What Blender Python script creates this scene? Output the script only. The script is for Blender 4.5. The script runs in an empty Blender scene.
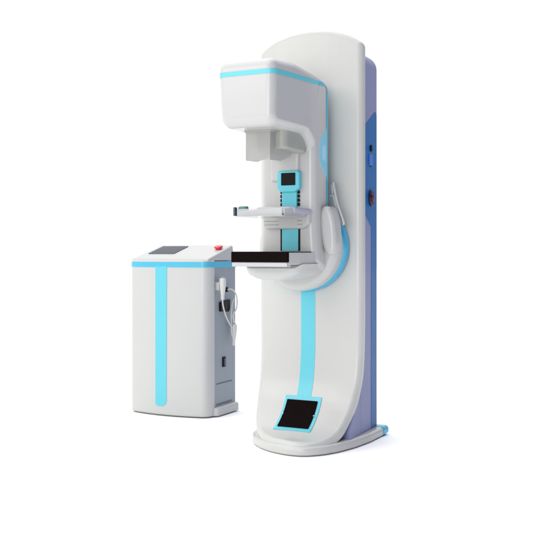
import bpy, bmesh, math
from mathutils import Vector, Matrix

scene = bpy.context.scene
COL = scene.collection

# ------------------------------------------------------------------ materials
def srgb(r, g, b):
    f = lambda v: ((v/255+.055)/1.055)**2.4 if v/255 > .04045 else v/255/12.92
    return (f(r), f(g), f(b), 1)

def mat(name, col, rough=.35, metal=0, coat=0, bump=.0, bscale=300, var=.03, alpha=None, trans=0, spec=.5, vscale=3):
    m = bpy.data.materials.new(name); m.use_nodes = True
    n = m.node_tree.nodes; l = m.node_tree.links
    b = n['Principled BSDF']
    b.inputs['Roughness'].default_value = rough
    b.inputs['Metallic'].default_value = metal
    b.inputs['Coat Weight'].default_value = coat
    b.inputs['Coat Roughness'].default_value = .12
    b.inputs['Specular IOR Level'].default_value = spec
    b.inputs['Transmission Weight'].default_value = trans
    if alpha is not None: b.inputs['Alpha'].default_value = alpha
    tc = n.new('ShaderNodeTexCoord')
    no = n.new('ShaderNodeTexNoise'); no.inputs['Scale'].default_value = vscale
    no.inputs['Detail'].default_value = 5
    l.new(tc.outputs['Object'], no.inputs['Vector'])
    mx = n.new('ShaderNodeMix'); mx.data_type = 'RGBA'
    mx.inputs[6].default_value = tuple(c*(1-var) for c in col[:3])+(1,)
    mx.inputs[7].default_value = tuple(min(1, c*(1+var)) for c in col[:3])+(1,)
    l.new(no.outputs['Fac'], mx.inputs[0]); l.new(mx.outputs[2], b.inputs['Base Color'])
    # slightly uneven gloss (handling marks, orange peel)
    n2 = n.new('ShaderNodeTexNoise'); n2.inputs['Scale'].default_value = 14; n2.inputs['Detail'].default_value = 6
    l.new(tc.outputs['Object'], n2.inputs['Vector'])
    mr = n.new('ShaderNodeMapRange'); mr.inputs[3].default_value = rough*.82; mr.inputs[4].default_value = rough*1.18
    l.new(n2.outputs['Fac'], mr.inputs[0]); l.new(mr.outputs[0], b.inputs['Roughness'])
    if bump:
        n3 = n.new('ShaderNodeTexNoise'); n3.inputs['Scale'].default_value = bscale; n3.inputs['Detail'].default_value = 2
        l.new(tc.outputs['Object'], n3.inputs['Vector'])
        bp = n.new('ShaderNodeBump'); bp.inputs['Strength'].default_value = bump; bp.inputs['Distance'].default_value = .001
        l.new(n3.outputs['Fac'], bp.inputs['Height']); l.new(bp.outputs[0], b.inputs['Normal'])
    return m

WHITE = mat('white_enamel', (.505, .505, .48, 1), .32, coat=.25, bump=.05)
WHITE_HEAD = mat('white_moulded_shell', (.475, .475, .465, 1), .3, coat=.3, bump=.05)
WHITE_CAB = mat('white_cabinet_paint', (.50, .505, .485, 1), .4, coat=.15, bump=.08)
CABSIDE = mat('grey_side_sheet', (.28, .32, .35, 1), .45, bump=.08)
LAV = mat('lavender_side_paint', (.215, .235, .40, 1), .42, coat=.05, bump=.05, spec=.25)
BLUE = mat('deep_blue_paint', (.012, .12, .34, 1), .4, coat=.05, bump=.05, spec=.2)
CYAN = mat('cyan_paint', (.10, .51, .60, 1), .35, coat=.2, bump=.04)
CYAN2 = mat('cyan_trim_paint', (.05, .42, .60, 1), .35, coat=.2)
RIMB = mat('blue_rim_paint', (.03, .36, .58, 1), .3, coat=.3)
PALEBLUE = mat('pale_blue_film', (.22, .56, .70, 1), .3)
PALEBLUE2 = mat('paler_blue_film', (.36, .62, .78, 1), .3)
BLACK = mat('black_plastic', (.006, .005, .006, 1), .3, bump=.1, spec=.12)
MATBLK = mat('black_rubber', (.006, .003, .003, 1), .8, bump=.5, bscale=500, spec=.04)
SCREEN = mat('dark_glass_screen', (.012, .02, .035, 1), .25, spec=.12)
SLATE = mat('slate_bezel', (.05, .065, .10, 1), .35)
GREY = mat('warm_grey_plastic', (.33, .34, .31, 1), .4, bump=.08)
SILVER = mat('satin_metal', (.50, .50, .52, 1), .35, metal=.5)
RED = mat('red_plastic', (.62, .01, .03, 1), .35, coat=.3)
DRED = mat('dark_red_plastic', (.12, .006, .025, 1), .35)
GREEN = mat('dull_green_plastic', (.07, .22, .18, 1), .45)
CORD = mat('white_rubber_cord', (.62, .62, .58, 1), .45)
CLEAR = mat('smoked_clear_plastic', (.44, .44, .42, 1), .14, alpha=.5, spec=.6)
CLEAR2 = mat('clear_paddle_plastic', (.56, .57, .57, 1), .14, alpha=.55, spec=.6)
LILAC_SHADE = mat('lilac_shaded_plastic', (.34, .34, .43, 1), .4)  # lavender shading of the bracket's side, put into the base colour
LABEL = mat('blue_socket_plate', (.05, .17, .55, 1), .4, spec=.2)
NAVY = mat('navy_switch_plastic', (.012, .012, .05, 1), .3)
FLOOR = mat('white_studio_floor', (.96, .96, .96, 1), .9, var=.0, spec=.0)

# ------------------------------------------------------------------ geometry helpers
def roundpoly(pts, seg=8):
    """polygon [(a, b, radius)] with its corners filleted, counter-clockwise"""
    out = []; n = len(pts)
    for i in range(n):
        p = Vector(pts[i][:2]); r = pts[i][2] if len(pts[i]) > 2 else 0
        a = Vector(pts[i-1][:2])-p; b = Vector(pts[(i+1) % n][:2])-p
        if r <= 1e-6: out.append(p); continue
        la, lb = a.length, b.length; a.normalize(); b.normalize()
        ang = a.angle(b); t = min(r/math.tan(ang/2), la*.49, lb*.49); r2 = t*math.tan(ang/2)
        if abs(ang-math.pi) < 1e-3: out.append(p); continue
        c = p+(a+b).normalized()*(r2/math.sin(ang/2))
        s = p+a*t-c; e = p+b*t-c
        a0 = math.atan2(s.y, s.x); a1 = math.atan2(e.y, e.x)
        d = (a1-a0+math.pi) % (2*math.pi)-math.pi
        for k in range(seg+1):
            q = a0+d*k/seg; out.append(c+Vector((math.cos(q), math.sin(q)))*r2)
    area = sum(out[i-1].x*out[i].y-out[i].x*out[i-1].y for i in range(len(out)))
    if area < 0: out.reverse()
    return out

def rrect(a0, b0, a1, b1, r, seg=6):
    return roundpoly([(a0, b0, r), (a1, b0, r), (a1, b1, r), (a0, b1, r)], seg)

def ellipse(ca, cb, ra, rb, n=48, p=2):
    o = []
    for i in range(n):
        t = 2*math.pi*i/n; c, s = math.cos(t), math.sin(t)
        o.append(Vector((ca+ra*math.copysign(abs(c)**(2/p), c), cb+rb*math.copysign(abs(s)**(2/p), s))))
    return o

def inset(poly, d):
    n = len(poly); out = []
    for i in range(n):
        e1 = (poly[i]-poly[i-1]); e2 = (poly[(i+1) % n]-poly[i])
        if e1.length < 1e-9: e1 = e2
        if e2.length < 1e-9: e2 = e1
        e1.normalize(); e2.normalize()
        n1 = Vector((-e1.y, e1.x)); n2 = Vector((-e2.y, e2.x))
        m = n1+n2
        if m.length < 1e-6: m = n1
        m.normalize(); out.append(poly[i]+m*(d/max(.5, m.dot(n1))))
    if d > 0:                                   # corners tighter than the inset collapse to a point
        for _ in range(40):
            bad = [i for i in range(n) if (out[(i+1) % n]-out[i]).dot(poly[(i+1) % n]-poly[i]) < -1e-12]
            if not bad: break
            for i in bad:
                j = (i+1) % n; mid = (out[i]+out[j])/2; out[i] = mid.copy(); out[j] = mid.copy()
    return out

def grow(poly, d): return inset(poly, -d)

def finish(name, bm, m, parent, ang=35, bev=None):
    bmesh.ops.remove_doubles(bm, verts=bm.verts, dist=1e-6)
    bmesh.ops.recalc_face_normals(bm, faces=bm.faces)
    me = bpy.data.meshes.new(name); bm.to_mesh(me); bm.free()
    for p in me.polygons: p.use_smooth = True
    me.set_sharp_from_angle(angle=math.radians(ang))
    me.materials.append(m)
    o = bpy.data.objects.new(name, me); COL.objects.link(o)
    if parent: o.parent = parent
    w = o.modifiers.new('wn', 'WEIGHTED_NORMAL'); w.keep_sharp = True
    return o

def prism_bm(bm, outline, h0, h1, r0=0, r1=0, fmap=None, cuts=(), seg=5, clip=()):
    """outline in (a, b) extruded from h0 to h1; rims rounded by r0 / r1; bent by fmap"""
    tmp = bmesh.new(); rings = []
    if r0 > 0:
        for k in range(seg):
            q = math.pi/2*k/seg; rings.append((r0*(1-math.sin(q)), h0+r0*(1-math.cos(q))))
    rings.append((0, h0+r0)); rings.append((0, h1-r1))
    if r1 > 0:
        for k in range(1, seg+1):
            q = math.pi/2*k/seg; rings.append((r1*(1-math.cos(q)), h1-r1*(1-math.sin(q))))
    prev = None; first = None
    for d, h in rings:
        pl = inset(outline, d) if d > 1e-7 else outline
        vs = [tmp.verts.new((p.x, p.y, h)) for p in pl]
        if prev:
            for i in range(len(vs)):
                try: tmp.faces.new((prev[i-1], prev[i], vs[i], vs[i-1]))
                except ValueError: pass
        else: first = vs
        prev = vs
    tmp.faces.new(prev); tmp.faces.new(list(reversed(first)))
    for ax, vals in cuts:
        for v in vals:
            co = [0, 0, 0]; no = [0, 0, 0]; co[ax] = v; no[ax] = 1
            bmesh.ops.bisect_plane(tmp, geom=tmp.verts[:]+tmp.edges[:]+tmp.faces[:], plane_co=co, plane_no=no, dist=1e-6)
    if fmap:
        for v in tmp.verts: v.co = Vector(fmap(*v.co))
    for co, no in clip:
        bmesh.ops.bisect_plane(tmp, geom=tmp.verts[:]+tmp.edges[:]+tmp.faces[:], plane_co=co, plane_no=no, clear_outer=True, dist=1e-6)
    me = bpy.data.meshes.new('tmp'); tmp.to_mesh(me); tmp.free(); bm.from_mesh(me); bpy.data.meshes.remove(me)

def prism(name, outline, h0, h1, m, parent, r0=0, r1=0, fmap=None, cuts=(), seg=5, clip=(), ang=35):
    bm = bmesh.new(); prism_bm(bm, outline, h0, h1, r0, r1, fmap, cuts, seg, clip)
    return finish(name, bm, m, parent, ang)

# maps: FR = drawn on a front plane (x, z), thickness towards the viewer;
#       SD = drawn on a side plane (y, z), thickness along +x; TP = drawn in plan
FR = lambda a, b, h: (a, -h, b)
SD = lambda a, b, h: (h, a, b)
TP = lambda a, b, h: (a, b, h)

def tube_bm(bm, pts, rad, n=12, closed=False, sm=6):
    P = [Vector(p) for p in pts]; Q = []
    m = len(P); rng = range(m if closed else m-1)
    for i in rng:
        p0 = P[(i-1) % m] if closed or i > 0 else P[0]; p1 = P[i]; p2 = P[(i+1) % m]
        p3 = P[(i+2) % m] if closed or i+2 < m else P[-1]
        for k in range(sm):
            t = k/sm
            Q.append(.5*((2*p1)+(p2-p0)*t+(2*p0-5*p1+4*p2-p3)*t*t+(3*p1-p0-3*p2+p3)*t**3))
    if not closed: Q.append(P[-1])
    rings = []; up = Vector((.13, .2, 1)).normalized(); N = len(Q); prevn = None
    for i, q in enumerate(Q):
        if closed: t = Q[(i+1) % N]-Q[i-1]
        else: t = Q[min(i+1, N-1)]-Q[max(i-1, 0)]
        t.normalize()
        nn = (prevn-t*prevn.dot(t)) if prevn else up.cross(t)
        nn.normalize(); prevn = nn; bb = t.cross(nn)
        r = rad(i/(N-1)) if callable(rad) else rad
        rings.append([bm.verts.new(q+(nn*math.cos(2*math.pi*k/n)+bb*math.sin(2*math.pi*k/n))*r) for k in range(n)])
    for i in range(N if closed else N-1):
        A = rings[i]; B = rings[(i+1) % N]
        for k in range(n): bm.faces.new((A[k-1], A[k], B[k], B[k-1]))
    if not closed: bm.faces.new(rings[0]); bm.faces.new(list(reversed(rings[-1])))

def tube(name, pts, rad, m, parent, **k):
    bm = bmesh.new(); tube_bm(bm, pts, rad, **k); return finish(name, bm, m, parent, 50)

def thing(name, loc, label, cat, group=None):
    o = bpy.data.objects.new(name, None); COL.objects.link(o); o.location = loc
    o['label'] = label; o['category'] = cat
    if group: o['group'] = group
    o.empty_display_size = .1
    return o

def settle(root):
    """children were drawn in world coordinates: keep them there under a root placed at its base"""
    bpy.context.view_layer.update()
    for c in root.children: c.matrix_parent_inverse = root.matrix_world.inverted()

# ------------------------------------------------------------------ setting
fl = prism('floor', rrect(-40, -40, 40, 40, 2), -.02, 0, FLOOR, None); fl['kind'] = 'structure'

# ================================================================== THE X-RAY UNIT
U = thing('mammography_unit', (0, 0, 0),
          'tall white mammography x-ray machine with cyan stripe, curved column panel and projecting tube head', 'x-ray machine')

# ---- base plate
FOOT = [(-.285, .30), (-.284, .05), (-.266, -.06), (-.243, -.12), (-.20, -.19), (-.13, -.257), (-.05, -.305), (.05, -.332), (.125, -.322),
        (.19, -.262), (.235, -.17), (.266, -.06), (.286, .08), (.291, .30)]
base_out = roundpoly([(x, y, .03 if y > .2 else .25) for x, y in FOOT], 8)
base = prism('base_plate', base_out, .004, .044, WHITE, U, .008, .019, TP)
prism('rear_bumper', roundpoly([(-.290, .305, .012), (-.290, .235, .004), (.294, .235, .004), (.296, .305, .012)]), .003, .047, CYAN2, base, .018, .02, TP)

# ---- column body behind the panel
body = prism('column_body', roundpoly([(-.25, .03, .0), (.25, .03, .0), (.25, 1.862, .07), (-.25, 1.862, .07)]), -.279, -.035, LAV, U, .035, 0,
             lambda a, b, h: (a, -h, b-max(0, .0)))
blue_out = roundpoly([(.086, 1.50, .0), (.247, 1.60, .02), (.247, .05, .0), (.172, .05, .0), (.172, 1.02, .01), (.086, 1.085, .0)])
prism('lower_skirt', roundpoly([(.036, .03, 0), (-.085, .03, 0), (-.085, .085, 0), (-.065, .115, 0), (-.035, .16, 0), (-.008, .21, 0), (.012, .275, 0), (.03, .38, 0), (.036, .45, 0)]), -.19, .2495, LAV, body, 0, 0, SD)
prism('side_graphic', blue_out, .245, .2515, BLUE, body, 0, .001, SD)
so = prism('socket_plate', rrect(.140, 1.318, .186, 1.372, .004), .251, .256, LABEL, body, 0, .002, SD)
prism('keyhole', ellipse(.163, 1.40, .011, .016, 20), .251, .259, BLACK, body, 0, .002, SD)
prism('socket_slot', rrect(.146, 1.311, .180, 1.315, .001), .251, .2535, BLACK, so, 0, .001, SD)
sw = prism('stop_switch', ellipse(.163, 1.160, .030, .040, 28), .251, .262, NAVY, body, 0, .004, SD)
prism('button', ellipse(.155, 1.160, .014, .019, 24), .262, .272, DRED, sw, 0, .006, SD)

# ---- the big curved front panel: drawn flat in (x, s), then bent along this side profile
PROF = [(-.345, .047), (-.31, .049), (-.25, .057), (-.184, .077), (-.14, .104), (-.10, .140), (-.07, .177), (-.045, .222), (-.025, .275),
        (-.012, .33), (-.004, .39), (0, .45), (0, .60), (0, 1.2), (0, 2.0)]
def resample():
    P = [Vector(p) for p in PROF]; Q = []
    for i in range(len(P)-1):
        p0 = P[max(i-1, 0)]; p1 = P[i]; p2 = P[i+1]; p3 = P[min(i+2, len(P)-1)]
        m1 = (p2-p0)/2; m2 = (p3-p1)/2
        if i >= 11: m1 = m2 = (p2-p1)
        for k in range(8):
            t = k/8
            Q.append((2*t**3-3*t*t+1)*p1+(t**3-2*t*t+t)*m1+(-2*t**3+3*t*t)*p2+(t**3-t*t)*m2)
    Q.append(P[-1]); S = [0]
    for i in range(1, len(Q)): S.append(S[-1]+(Q[i]-Q[i-1]).length)
    return Q, S
PQ, PS = resample()
def s_of_z(z):
    for i in range(1, len(PQ)):
        if PQ[i].y >= z: f = (z-PQ[i-1].y)/(PQ[i].y-PQ[i-1].y); return PS[i-1]+f*(PS[i]-PS[i-1])
    return PS[-1]
def PANEL(a, s, h):
    i = 1
    while i < len(PS)-1 and PS[i] < s: i += 1
    f = (s-PS[i-1])/(PS[i]-PS[i-1]); p = PQ[i-1].lerp(PQ[i], f) if 0 <= f <= 1 else PQ[i-1]+(PQ[i]-PQ[i-1])*f
    j0 = max(0, i-2); j1 = min(len(PQ)-1, i+1); t = (PQ[j1]-PQ[j0]).normalized(); nrm = Vector((-t.y, t.x))   # towards -y / up
    low = max(0, 1-s/.75)
    bulge = .010*(1-(a/.28)**2)+.05*low*(1-(a/.28)**2)*0
    q = p+nrm*(h+bulge)
    return (a, q.x, q.y)
ST = s_of_z(1.956)
def s_of_y(y):
    for i in range(1, len(PQ)):
        if PQ[i].x >= y: f = (y-PQ[i-1].x)/max(1e-9, PQ[i].x-PQ[i-1].x); return PS[i-1]+f*(PS[i]-PS[i-1])
    return PS[-1]
TOP = [(0, 0), (.06, -.003), (.11, -.010), (.155, -.021), (.195, -.036), (.23, -.054)]
pan_out = [(x*.965, s_of_y(max(-.344, y+.012)), .2) for x, y in FOOT[2:12]]
pan_out += [(.268, s_of_z(.33), .3), (.272, .75, .4), (.272, ST-.082, .035)] + [(x, ST+z, .15) for x, z in TOP[::-1]] + [(-x, ST+z, .15) for x, z in TOP[1:]]
pan_out += [(-.268, ST-.082, .035), (-.268, .75, .4), (-.264, s_of_z(.33), .3)]
pan_out = roundpoly(pan_out, 6)
CUT_S = (1, [s for s in PS if 0 < s < 1.0][::2]); CUT_X = (0, [-.2+.05*k for k in range(9)])
panel = prism('front_panel', pan_out, -.041, .0, WHITE, U, 0, .026, PANEL, (CUT_S, CUT_X), 6)
st_out = roundpoly([(-.037, s_of_z(.208), 0), (.037, s_of_z(.208), 0), (.037, s_of_z(1.0), 0), (-.037, s_of_z(1.0), 0)])
prism('front_stripe', st_out, -.004, .0012, CYAN, panel, 0, .0005, PANEL, (CUT_S,))
# foot display panel: cyan plate and black mat
s0, s1 = s_of_z(.074), s_of_z(.216)
fp = prism('foot_panel', rrect(-.094, s0, .094, s1, .004), -.004, .0035, CYAN, panel, 0, .001, PANEL, (CUT_S,))
prism('black_mat', rrect(-.080, s0+.022, .078, s1-.022, .003), .003, .008, MATBLK, fp, 0, .0015, PANEL, (CUT_S,))
for sx in (-1, 1):
    prism('fixing_screw', ellipse(sx*.0795, (s0+s1)/2, .0035, .0035, 16), .003, .0095, SILVER, fp, 0, .001, PANEL)

# ---- rotation disc behind the arm
ZC = .925
disc = prism('rotation_disc', ellipse(0, ZC, .203, .207, 72), .035, .142, WHITE_HEAD, U, .004, .032, FR, seg=7)
prism('rim_ring', ellipse(.002, ZC, .212, .212, 72), .012, .062, RIMB, disc, .004, .012, FR)

# ---- gantry arm (side profile extruded across) with the lower end flared to the disc
def armmap(a, b, h): return (h*(1+.10*max(0, min(1, (1.06-b)/.20))**1.5*(1 if b > .8 else .9)), a, b)
arm_out = roundpoly([(-.235, .835, .05), (-.10, .80, .04), (-.065, .90, .04), (-.065, 1.668, .045), (-.13, 1.690, .05), (-.19, 1.696, .05), (-.235, 1.60, .08)])
arm = prism('gantry_arm', arm_out, -.1365, .1365, WHITE_HEAD, U, .030, .030, armmap, ((1, [.85+.03*k for k in range(8)]),), 7)

# ---- tube head
def headmap(a, b, h):
    k = max(0, (1.66-b)/.26); f = 1-.07*min(1, k)*min(1, max(0, (-a-.35)/.2))
    return (h*f, a, b)
def head_outline(g=0):
    o = roundpoly([(-.628, 1.697, .045), (-.620, 1.420, .05), (-.42, 1.421, .05), (-.30, 1.422, .08), (-.240, 1.38, .06), (-.218, 1.24, 0), (-.13, 1.24, 0),
                   (-.13, 1.696, .0), (-.20, 1.704, .25), (-.42, 1.716, .3)], 10)
    return grow(o, g) if g else o
HR = .036
head = prism('tube_head', head_outline(), -.1345, .1345, WHITE_HEAD, U, HR, HR, headmap, seg=8)
prism('head_stripe', head_outline(.0012), -.1357, .1357, CYAN, head, HR, HR, headmap, seg=8,
      clip=(((0, -.62, 1.650), (0, -.055, 1)), ((0, -.62, 1.631), (0, .055, -1)), ((0, -.15, 0), (0, 1, 0))))
# the trim carries on over the side of the arm and turns down its rear edge
prism('rear_trim', grow(arm_out, .0012), .06, .1377, CYAN2, arm, 0, .030, armmap, ((1, [.85+.03*k for k in range(8)]),), 7,
      clip=(((0, -.106, 0), (0, -1, 0)), ((0, -.106, 1.6775), (0, .25, 1)), ((0, 0, 1.08), (0, 0, -1))))
prism('shoulder_trim', grow(arm_out, .0012), .06, .1377, CYAN2, arm, 0, .030, armmap, (), 7,
      clip=(((0, -.62, 1.650), (0, -.055, 1)), ((0, -.62, 1.631), (0, .055, -1)), ((0, -.104, 0), (0, 1, 0)), ((.10, 0, 0), (-1, 0, 0))))
hx = prism('side_badge', roundpoly([(-.100, 1.47, .0), (-.12, 1.455, .02), (-.180, 1.405, .03), (-.185, 1.315, .03), (-.14, 1.268, .02), (-.100, 1.245, .0)]), .132, .1378, PALEBLUE, arm, 0, .001, SD)
prism('badge_panel', roundpoly([(-.112, 1.395, .01), (-.15, 1.385, .015), (-.15, 1.325, .015), (-.112, 1.315, .01)]), .1370, .1392, PALEBLUE2, hx, 0, .001, SD)

# ---- collimator and face shield under the head
prism('collimator', rrect(-.050, -.45, .100, -.235, .03), 1.342, 1.428, GREY, U, .012, 0, TP)
sh = bmesh.new()
prism_bm(sh, rrect(-.066, 1.292, .052, 1.428, .004), .497, .501, 0, 0, FR)
prism_bm(sh, roundpoly([(-.497, 1.292, 0), (-.40, 1.296, .01), (-.30, 1.325, .02), (-.27, 1.428, 0), (-.497, 1.428, 0)]), .047, .051, 0, 0, SD)
prism_bm(sh, roundpoly([(-.497, 1.292, 0), (-.40, 1.296, .01), (-.30, 1.325, .02), (-.27, 1.428, 0), (-.497, 1.428, 0)]), -.066, -.062, 0, 0, SD)
finish('face_shield', sh, CLEAR, U)
prism('shield_holder', rrect(-.072, -.506, .058, -.44, .006), 1.412, 1.4225, GREY, U, .001, 0, TP)

# ---- front of the arm: carriage housing, display, cyan guide strip
prism('carriage_housing', roundpoly([(-.078, 1.22, .01), (.062, 1.22, .01), (.066, 1.40, .02), (-.078, 1.40, .02)]), .22, .2515, WHITE_HEAD, U, 0, .012, FR)
GX0, GX1 = -.030, .062
def strip_front(name, x0, z0, x1, z1, h0, h1, m, par, r=.002): return prism(name, rrect(x0, z0, x1, z1, r), h0, h1, m, par, 0, min(.001, (h1-h0)/3), FR)
guide = strip_front('guide_strip', GX0+.006, .905, GX1-.004, 1.19, .232, .2395, CYAN, U)
strip_front('guide_slot', GX0-.002, .905, GX0+.008, 1.055, .233, .2385, BLACK, guide)
strip_front('guide_slot', GX1-.005, .905, GX1+.004, 1.055, .233, .2385, BLACK, guide)
for k in range(4):
    z = 1.108+k*.0185
    strip_front('side_key', GX0-.001, z, GX0+.010, z+.0145, .233, .2415, BLACK, guide, .003)
    strip_front('side_key', GX1-.007, z, GX1+.003, z+.0145, .233, .2415, BLACK, guide, .003)
strip_front('sliding_cover', GX0+.010, 1.099, GX1-.008, 1.18, .238, .248, CYAN, guide, .008)
dm = prism('display_module', roundpoly([(-.037, 1.188, .012), (-.022, 1.170, .01), (.054, 1.170, .01), (.073, 1.188, .012), (.073, 1.266, .012), (-.037, 1.266, .012)]), .235, .2625, CYAN, U, 0, .005, FR)
prism('screen', rrect(-.016, 1.200, .055, 1.256, .003), .261, .2645, BLACK, dm, 0, .001, FR)

# ---- compression bracket and paddle
br = prism('paddle_bracket', roundpoly([(-.115, 1.083, .008), (-.109, 1.004, .022), (.088, 1.004, .022), (.120, 1.030, .01), (.122, 1.083, .008)]), .225, .262, WHITE_HEAD, U, 0, .008, FR)
for z in (1.022, 1.038):
    prism('rib_line', rrect(-.100, z, -.030, z+.0035, .001), .2615, .2645, GREY, br, 0, .001, FR)
    prism('rib_line', rrect(.064, z, .088, z+.0035, .001), .2615, .2645, GREY, br, 0, .001, FR)
prism('bracket_arm', rrect(-.06, -.43, .115, -.255, .02), 1.066, 1.096, WHITE_HEAD, U, .006, .008, TP)
pd = bmesh.new()
PX, PY0, PY1 = .118, -.505, -.30
prism_bm(pd, rrect(-PX, PY0, PX, PY1, .012), 1.052, 1.0555, 0, 0, TP)
prism_bm(pd, rrect(-PX+.01, 1.0555, PX-.01, 1.086, .002), .499, .503, 0, 0, FR)
for sx in (-1, 1):
    prism_bm(pd, rrect(PY0+.01, 1.0555, PY1, 1.086, .002), *sorted((sx*PX, sx*(PX-.004))), 0, 0, SD)
paddle = finish('compression_paddle', pd, CLEAR2, U)
prism('paddle_frame', roundpoly([(-PX-.002, 1.060, .002), (.10, 1.060, .004), (.10, 1.086, .006), (-.075, 1.086, .01), (-.085, 1.078, .01), (-PX-.002, 1.078, .004)]), .395, .41, GREY, paddle, 0, .003, FR)
prism('edge_clip', rrect(-.124, 1.056, -.114, 1.094, .003), .490, .508, SLATE, paddle, 0, .002, FR)
prism('clamp_knob', ellipse(-.090, -.478, .024, .016, 24), 1.078, 1.098, GREEN, paddle, .004, .007, TP)
prism('bracket_end', roundpoly([(.082, 1.070, .006), (.128, 1.066, .006), (.132, 1.092, .008), (.09, 1.098, .008)]), .255, .42, LILAC_SHADE, U, .004, .006, FR)  # end of the bracket; its side shading is painted in as lilac

# ---- detector table
table = prism('detector_table', rrect(-.135, -.50, .135, -.20, .012), .846, .898, WHITE_HEAD, U, .004, .003, TP)
prism('carbon_top', rrect(-.132, -.502, .128, -.245, .010), .897, .9025, BLACK, table, 0, .001, TP)
prism('front_fascia', rrect(-.136, .857, .136, .9018, .003), .490, .5055, MATBLK, table, 0, .003, FR)
prism('lower_band', rrect(-.133, .838, .133, .8555, .003), .47, .5035, SILVER, table, 0, .003, FR)
prism('table_support', roundpoly([(-.138, .848, .0), (-.128, .805, .06), (-.07, .778, .12), (.05, .776, .12), (.125, .800, .06), (.145, .848, .0)]), .12, .40, WHITE_HEAD, U, 0, .035, FR, seg=7)
# ---- grab handles on the right of the disc
prism('grip_pad', [Vector((p.x-(p.y-1.0)*.10, p.y)) for p in ellipse(.168, .998, .037, .112, 56, 2.5)], .09, .168, WHITE_HEAD, U, 0, .020, FR, seg=8)
tube('grab_handle', [(.146, -.05, 1.215), (.160, -.074, 1.213), (.182, -.085, 1.13), (.212, -.085, 1.045), (.208, -.075, 1.028), (.184, -.06, 1.045),
                     (.158, -.055, 1.13), (.142, -.05, 1.20)], .0055, WHITE_HEAD, U, closed=True)
tube('brace_bar', [(.165, -.075, 1.180), (.150, -.05, 1.165), (.130, -.05, 1.16)], .005, SILVER, U)

# ================================================================== THE CONTROL CABINET
CX0, CX1, CY0, CY1 = -1.243, -.715, .262, .555
K = thing('control_cabinet', ((CX0+CX1)/2, (CY0+CY1)/2, 0),
          'low white control cabinet with one vertical cyan stripe and a sloping console top', 'cabinet')
XM = (CX0+CX1)/2; W2 = (CX1-CX0)/2
def bow(x): return -.040*(1-((x-XM)/W2)**2)         # the front is gently bowed in plan
fr_pts = [(CX0, CY0+.10, .0)]
front_plan = [Vector((CX0, CY0+.16))]
N = 22
plan = [(CX1, CY0+.10), (CX1, CY0+.10)]
plan = []
for k in range(N+1):
    x = CX0+(CX1-CX0)*k/N; e = min(x-CX0, CX1-x); R = .045
    corner = R-math.sqrt(max(0, R*R-(R-e)**2)) if e < R else 0
    plan.append(Vector((x, CY0+bow(x)+corner)))
def refine(e):
    out = []
    for k in range(e+1):
        q = math.pi/2*k/e; out.append((.045*(1-math.cos(q)), .045*(1-math.sin(q))))
    return out
plan = []
for dx, dy in refine(8): plan.append(Vector((CX0+dx, CY0+bow(CX0+dx)+dy)))
for k in range(1, 16): x = CX0+.045+(CX1-CX0-.09)*k/16; plan.append(Vector((x, CY0+bow(x))))
for dx, dy in reversed(refine(8)): plan.append(Vector((CX1-dx, CY0+bow(CX1-dx)+dy)))
shell_plan = plan+[Vector((CX1, CY0+.055)), Vector((CX0, CY0+.055))]
front = prism('front_door', shell_plan, .0, .852, WHITE_CAB, K, .012, .008, lambda a, b, h: (a, b, h+.006+.022*max(0, (CX1-a)/.5)*0))
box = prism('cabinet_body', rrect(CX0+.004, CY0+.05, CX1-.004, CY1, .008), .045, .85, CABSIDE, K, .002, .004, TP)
# cyan band at the top edge and the vertical stripe (bent to the bowed front)
band_plan = grow(shell_plan, .0018)
prism('cyan_band', band_plan, .816, .845, CYAN2, K, .001, .001, TP)
prism('side_band', rrect(CX1-.012, CY0+.05, CX1+.0005, CY1+.003, .002), .814, .846, CYAN2, K, .001, .001, TP)
def BOWF(a, b, h): return (a+max(0, .09-b)**2*-3.2, CY0+bow(a)-h, b)
prism('door_stripe', roundpoly([(-1.036, .055, .022), (-.962, .055, .030), (-.960, .82, 0), (-1.036, .82, 0)]), -.004, .002, CYAN, front, 0, .0005, BOWF,
      ((1, [.06, .07, .08, .1]), (0, [-1.02, -1.0, -.98])))
# sloping console
z_f, z_b, y_f, y_b = .862, .941, CY0-.004, CY1-.015
con_out = roundpoly([(y_f, .851, .0), (y_f, z_f, .006), (y_b, z_b, .010), (y_b+.006, .851, 0)])
def conmap(a, b, h):
    t = max(0, (b-.851)/.09)
    mid = (CX0+CX1)/2
    return (mid+(h-mid)*(1-.035*t), a, b)
con = prism('console_top', con_out, CX0+.022, CX1-.004, WHITE_CAB, K, .010, .010, conmap)
sl = (z_b-z_f)/(y_b-y_f); nl = math.hypot(1, sl)
def SLOPE(a, b, h):       # b = distance up the slope from its front edge
    y = y_f+b/nl; z = z_f+b*sl/nl
    return (a, y-h*sl/nl, z+h/nl)
sc_ = prism('touch_screen', rrect(-1.175, .098, -1.000, .252, .004), -.002, .0045, SLATE, con, 0, .0015, SLOPE)
prism('screen_glass', rrect(-1.163, .112, -1.012, .240, .002), .004, .0052, SCREEN, sc_, 0, 0, SLOPE)
eb = prism('emergency_button', ellipse(-.765, .195, .017, .019, 24), -.002, .011, RED, con, 0, .003, SLOPE)
prism('button_head', ellipse(-.765, .195, .025, .025, 28), .009, .019, RED, eb, .003, .006, SLOPE)
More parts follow.
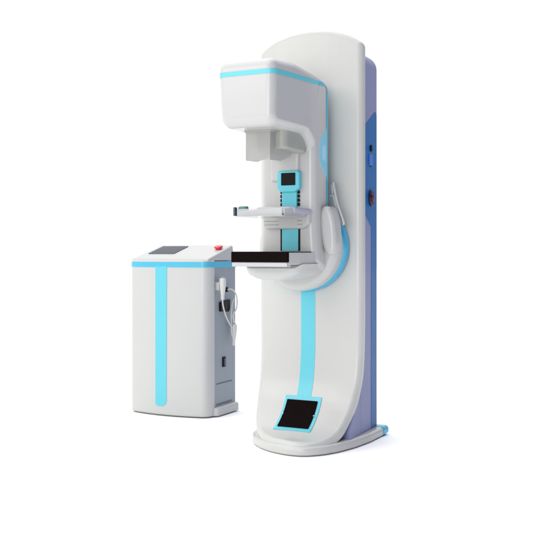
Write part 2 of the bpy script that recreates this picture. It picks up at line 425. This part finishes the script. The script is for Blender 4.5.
# side fittings, drawn on the right side (y, z)
XS = CX1-.004
so2 = prism('black_socket', roundpoly([(.372, .622, .003), (.475, .634, .003), (.472, .578, .006), (.458, .566, .01), (.372, .572, .003)]), XS-.002, XS+.012, BLACK, K, 0, .002, SD)
rs = prism('rocker_switch', rrect(.405, .262, .437, .318, .003), XS-.002, XS+.006, BLACK, K, 0, .002, SD)
prism('rocker', rrect(.411, .270, .431, .310, .003), XS+.005, XS+.010, NAVY, rs, 0, .003, SD)
prism('cord_port', ellipse(.446, .690, .014, .014, 24), XS-.002, XS+.010, BLACK, K, 0, .003, SD)
for z in (.172, .060):
    gb = bmesh.new(); y = .343
    while y < .505:
        prism_bm(gb, rrect(y, z, y+.010, z+.008, .002, 3), XS-.004, XS+.0012, 0, 0, SD); y += .0155
    finish('text_row', gb, SLATE, K)  # rows of dashes standing in for faint, unreadable lines of text
prism('side_rail', roundpoly([(CX1-.03, CY0+.03, .004), (CX1+.022, CY0+.06, .02), (CX1+.026, CY1-.01, .02), (CX1-.03, CY1+.004, .004)]), .006, .052, WHITE_CAB, K, .006, .014, TP)
prism('plinth', rrect(CX0+.01, CY0+.05, CX1-.03, CY1-.005, .01), .0, .044, GREY, K, .002, 0, TP)
prism('holder_clip', rrect(.330, .690, .376, .735, .006), XS-.002, XS+.022, WHITE_CAB, K, 0, .005, SD)

# ================================================================== HAND SWITCHES hanging on the cabinet side
def hand_switch(loc, label, tilt, length, fat):
    h = thing('hand_switch', (0, 0, 0), label, 'hand switch', 'hand switches hung on the cabinet side')
    L = length
    prof = [(0, 0, 0), (0, 0, -L*.15), (0, 0, -L*.4), (0, 0, -L*.7), (0, 0, -L)]
    def rad(t): return fat*(.55+.45*math.sin(math.pi*min(1, .25+t*.9)))*(1 if t > .03 else .75)
    tube('switch_body', prof, rad, CORD, h, n=16)
    prism('push_button', ellipse(0, 0, fat*.45, fat*.45, 16), -.004, .008, GREY, h, 0, .003, TP)
    h.location = loc; h.rotation_euler = (tilt, 0, 0)
    return h
ha = hand_switch((XS+.034, .352, .757), 'white hand switch clipped upright in its holder under the cyan band', 0, .118, .019)
# its cord: down from the grip, across the black socket, looping to the lower handset
def cord(par, pts, r=.0042):
    c = tube('cord', pts, r, CORD, None, n=10, sm=8); c.parent = par
    bpy.context.view_layer.update(); c.matrix_parent_inverse = par.matrix_world.inverted()
cord(ha, [(XS+.034, .352, .645), (XS+.030, .362, .61), (XS+.026, .395, .555), (XS+.024, .44, .505), (XS+.026, .485, .462), (XS+.026, .492, .42), (XS+.024, .47, .44), (XS+.022, .466, .52), (XS+.02, .478, .60), (XS+.014, .512, .632)])
hb = hand_switch((XS+.030, .488, .495), 'white hand switch dangling lower down on its cord, below the black socket', math.radians(-4), .120, .0150)
cord(hb, [(XS+.006, .446, .690), (XS+.030, .462, .690), (XS+.036, .498, .660), (XS+.034, .512, .61), (XS+.030, .505, .575), (XS+.028, .480, .550), (XS+.029, .480, .52), (XS+.030, .488, .492)])

for r in (U, K): settle(r)

# ------------------------------------------------------------------ camera
th = math.radians(25); D = 4.2
cam = bpy.data.cameras.new('camera'); co = bpy.data.objects.new('camera', cam); COL.objects.link(co)
co.location = (D*math.sin(th), -D*math.cos(th), .905)
co.rotation_euler = (math.radians(90), 0, th)
cam.sensor_width = 36; cam.lens = 36*880/550
cam.shift_x = -34/550; cam.shift_y = -24/550
cam.clip_end = 200
scene.camera = co

# ------------------------------------------------------------------ light: a white studio, dimmer and bluer to the right
w = bpy.data.worlds.new('World'); scene.world = w; w.use_nodes = True
n = w.node_tree.nodes; l = w.node_tree.links; n.clear()
out = n.new('ShaderNodeOutputWorld'); bg = n.new('ShaderNodeBackground'); l.new(bg.outputs[0], out.inputs[0])
tc = n.new('ShaderNodeTexCoord'); dp = n.new('ShaderNodeVectorMath'); dp.operation = 'DOT_PRODUCT'
dp.inputs[1].default_value = Vector((.96, -.10, -.25)).normalized()
l.new(tc.outputs['Generated'], dp.inputs[0])
rp = n.new('ShaderNodeValToRGB'); rp.color_ramp.interpolation = 'EASE'
rp.color_ramp.elements[0].position = .47; rp.color_ramp.elements[0].color = (1, 1, 1, 1)
rp.color_ramp.elements[1].position = .66; rp.color_ramp.elements[1].color = (.03, .045, .14, 1)
mm = n.new('ShaderNodeMath'); mm.operation = 'MULTIPLY_ADD'; mm.inputs[1].default_value = .5; mm.inputs[2].default_value = .5
l.new(dp.outputs['Value'], mm.inputs[0]); l.new(mm.outputs[0], rp.inputs[0]); l.new(rp.outputs[0], bg.inputs[0])
sx = n.new('ShaderNodeSeparateXYZ'); l.new(tc.outputs['Generated'], sx.inputs[0])
zr = n.new('ShaderNodeMapRange'); zr.interpolation_type = 'SMOOTHSTEP'
for i, v in ((1, .45), (2, .95), (3, 1.15), (4, 2.6)): zr.inputs[i].default_value = v
l.new(sx.outputs['Z'], zr.inputs[0]); l.new(zr.outputs[0], bg.inputs[1])

def area(loc, target, size, energy, col=(1, 1, 1)):
    a = bpy.data.lights.new('added_area_light', 'AREA'); a.shape = 'RECTANGLE'; a.size, a.size_y = size; a.energy = energy; a.color = col
    o = bpy.data.objects.new('added_area_light', a); COL.objects.link(o); o.location = loc
    o.rotation_euler = (Vector(target)-Vector(loc)).to_track_quat('-Z', 'Y').to_euler()
area((-2.6, -4.2, 3.2), (-.3, 0, 1.0), (2.2, 2.2), 40, (1, .985, .955))  # unseen key light, added at front left to give the forms shape
area((.9, -5.6, 1.35), (0, 0, .95), (2.4, 2.0), 75, (1, .99, .97))  # unseen fill light near the camera, added to lighten the column and guide strip

scene.render.engine = 'CYCLES'
scene.view_settings.view_transform = 'Standard'; scene.view_settings.look = 'None'
scene.view_settings.exposure = 0; scene.view_settings.gamma = 1
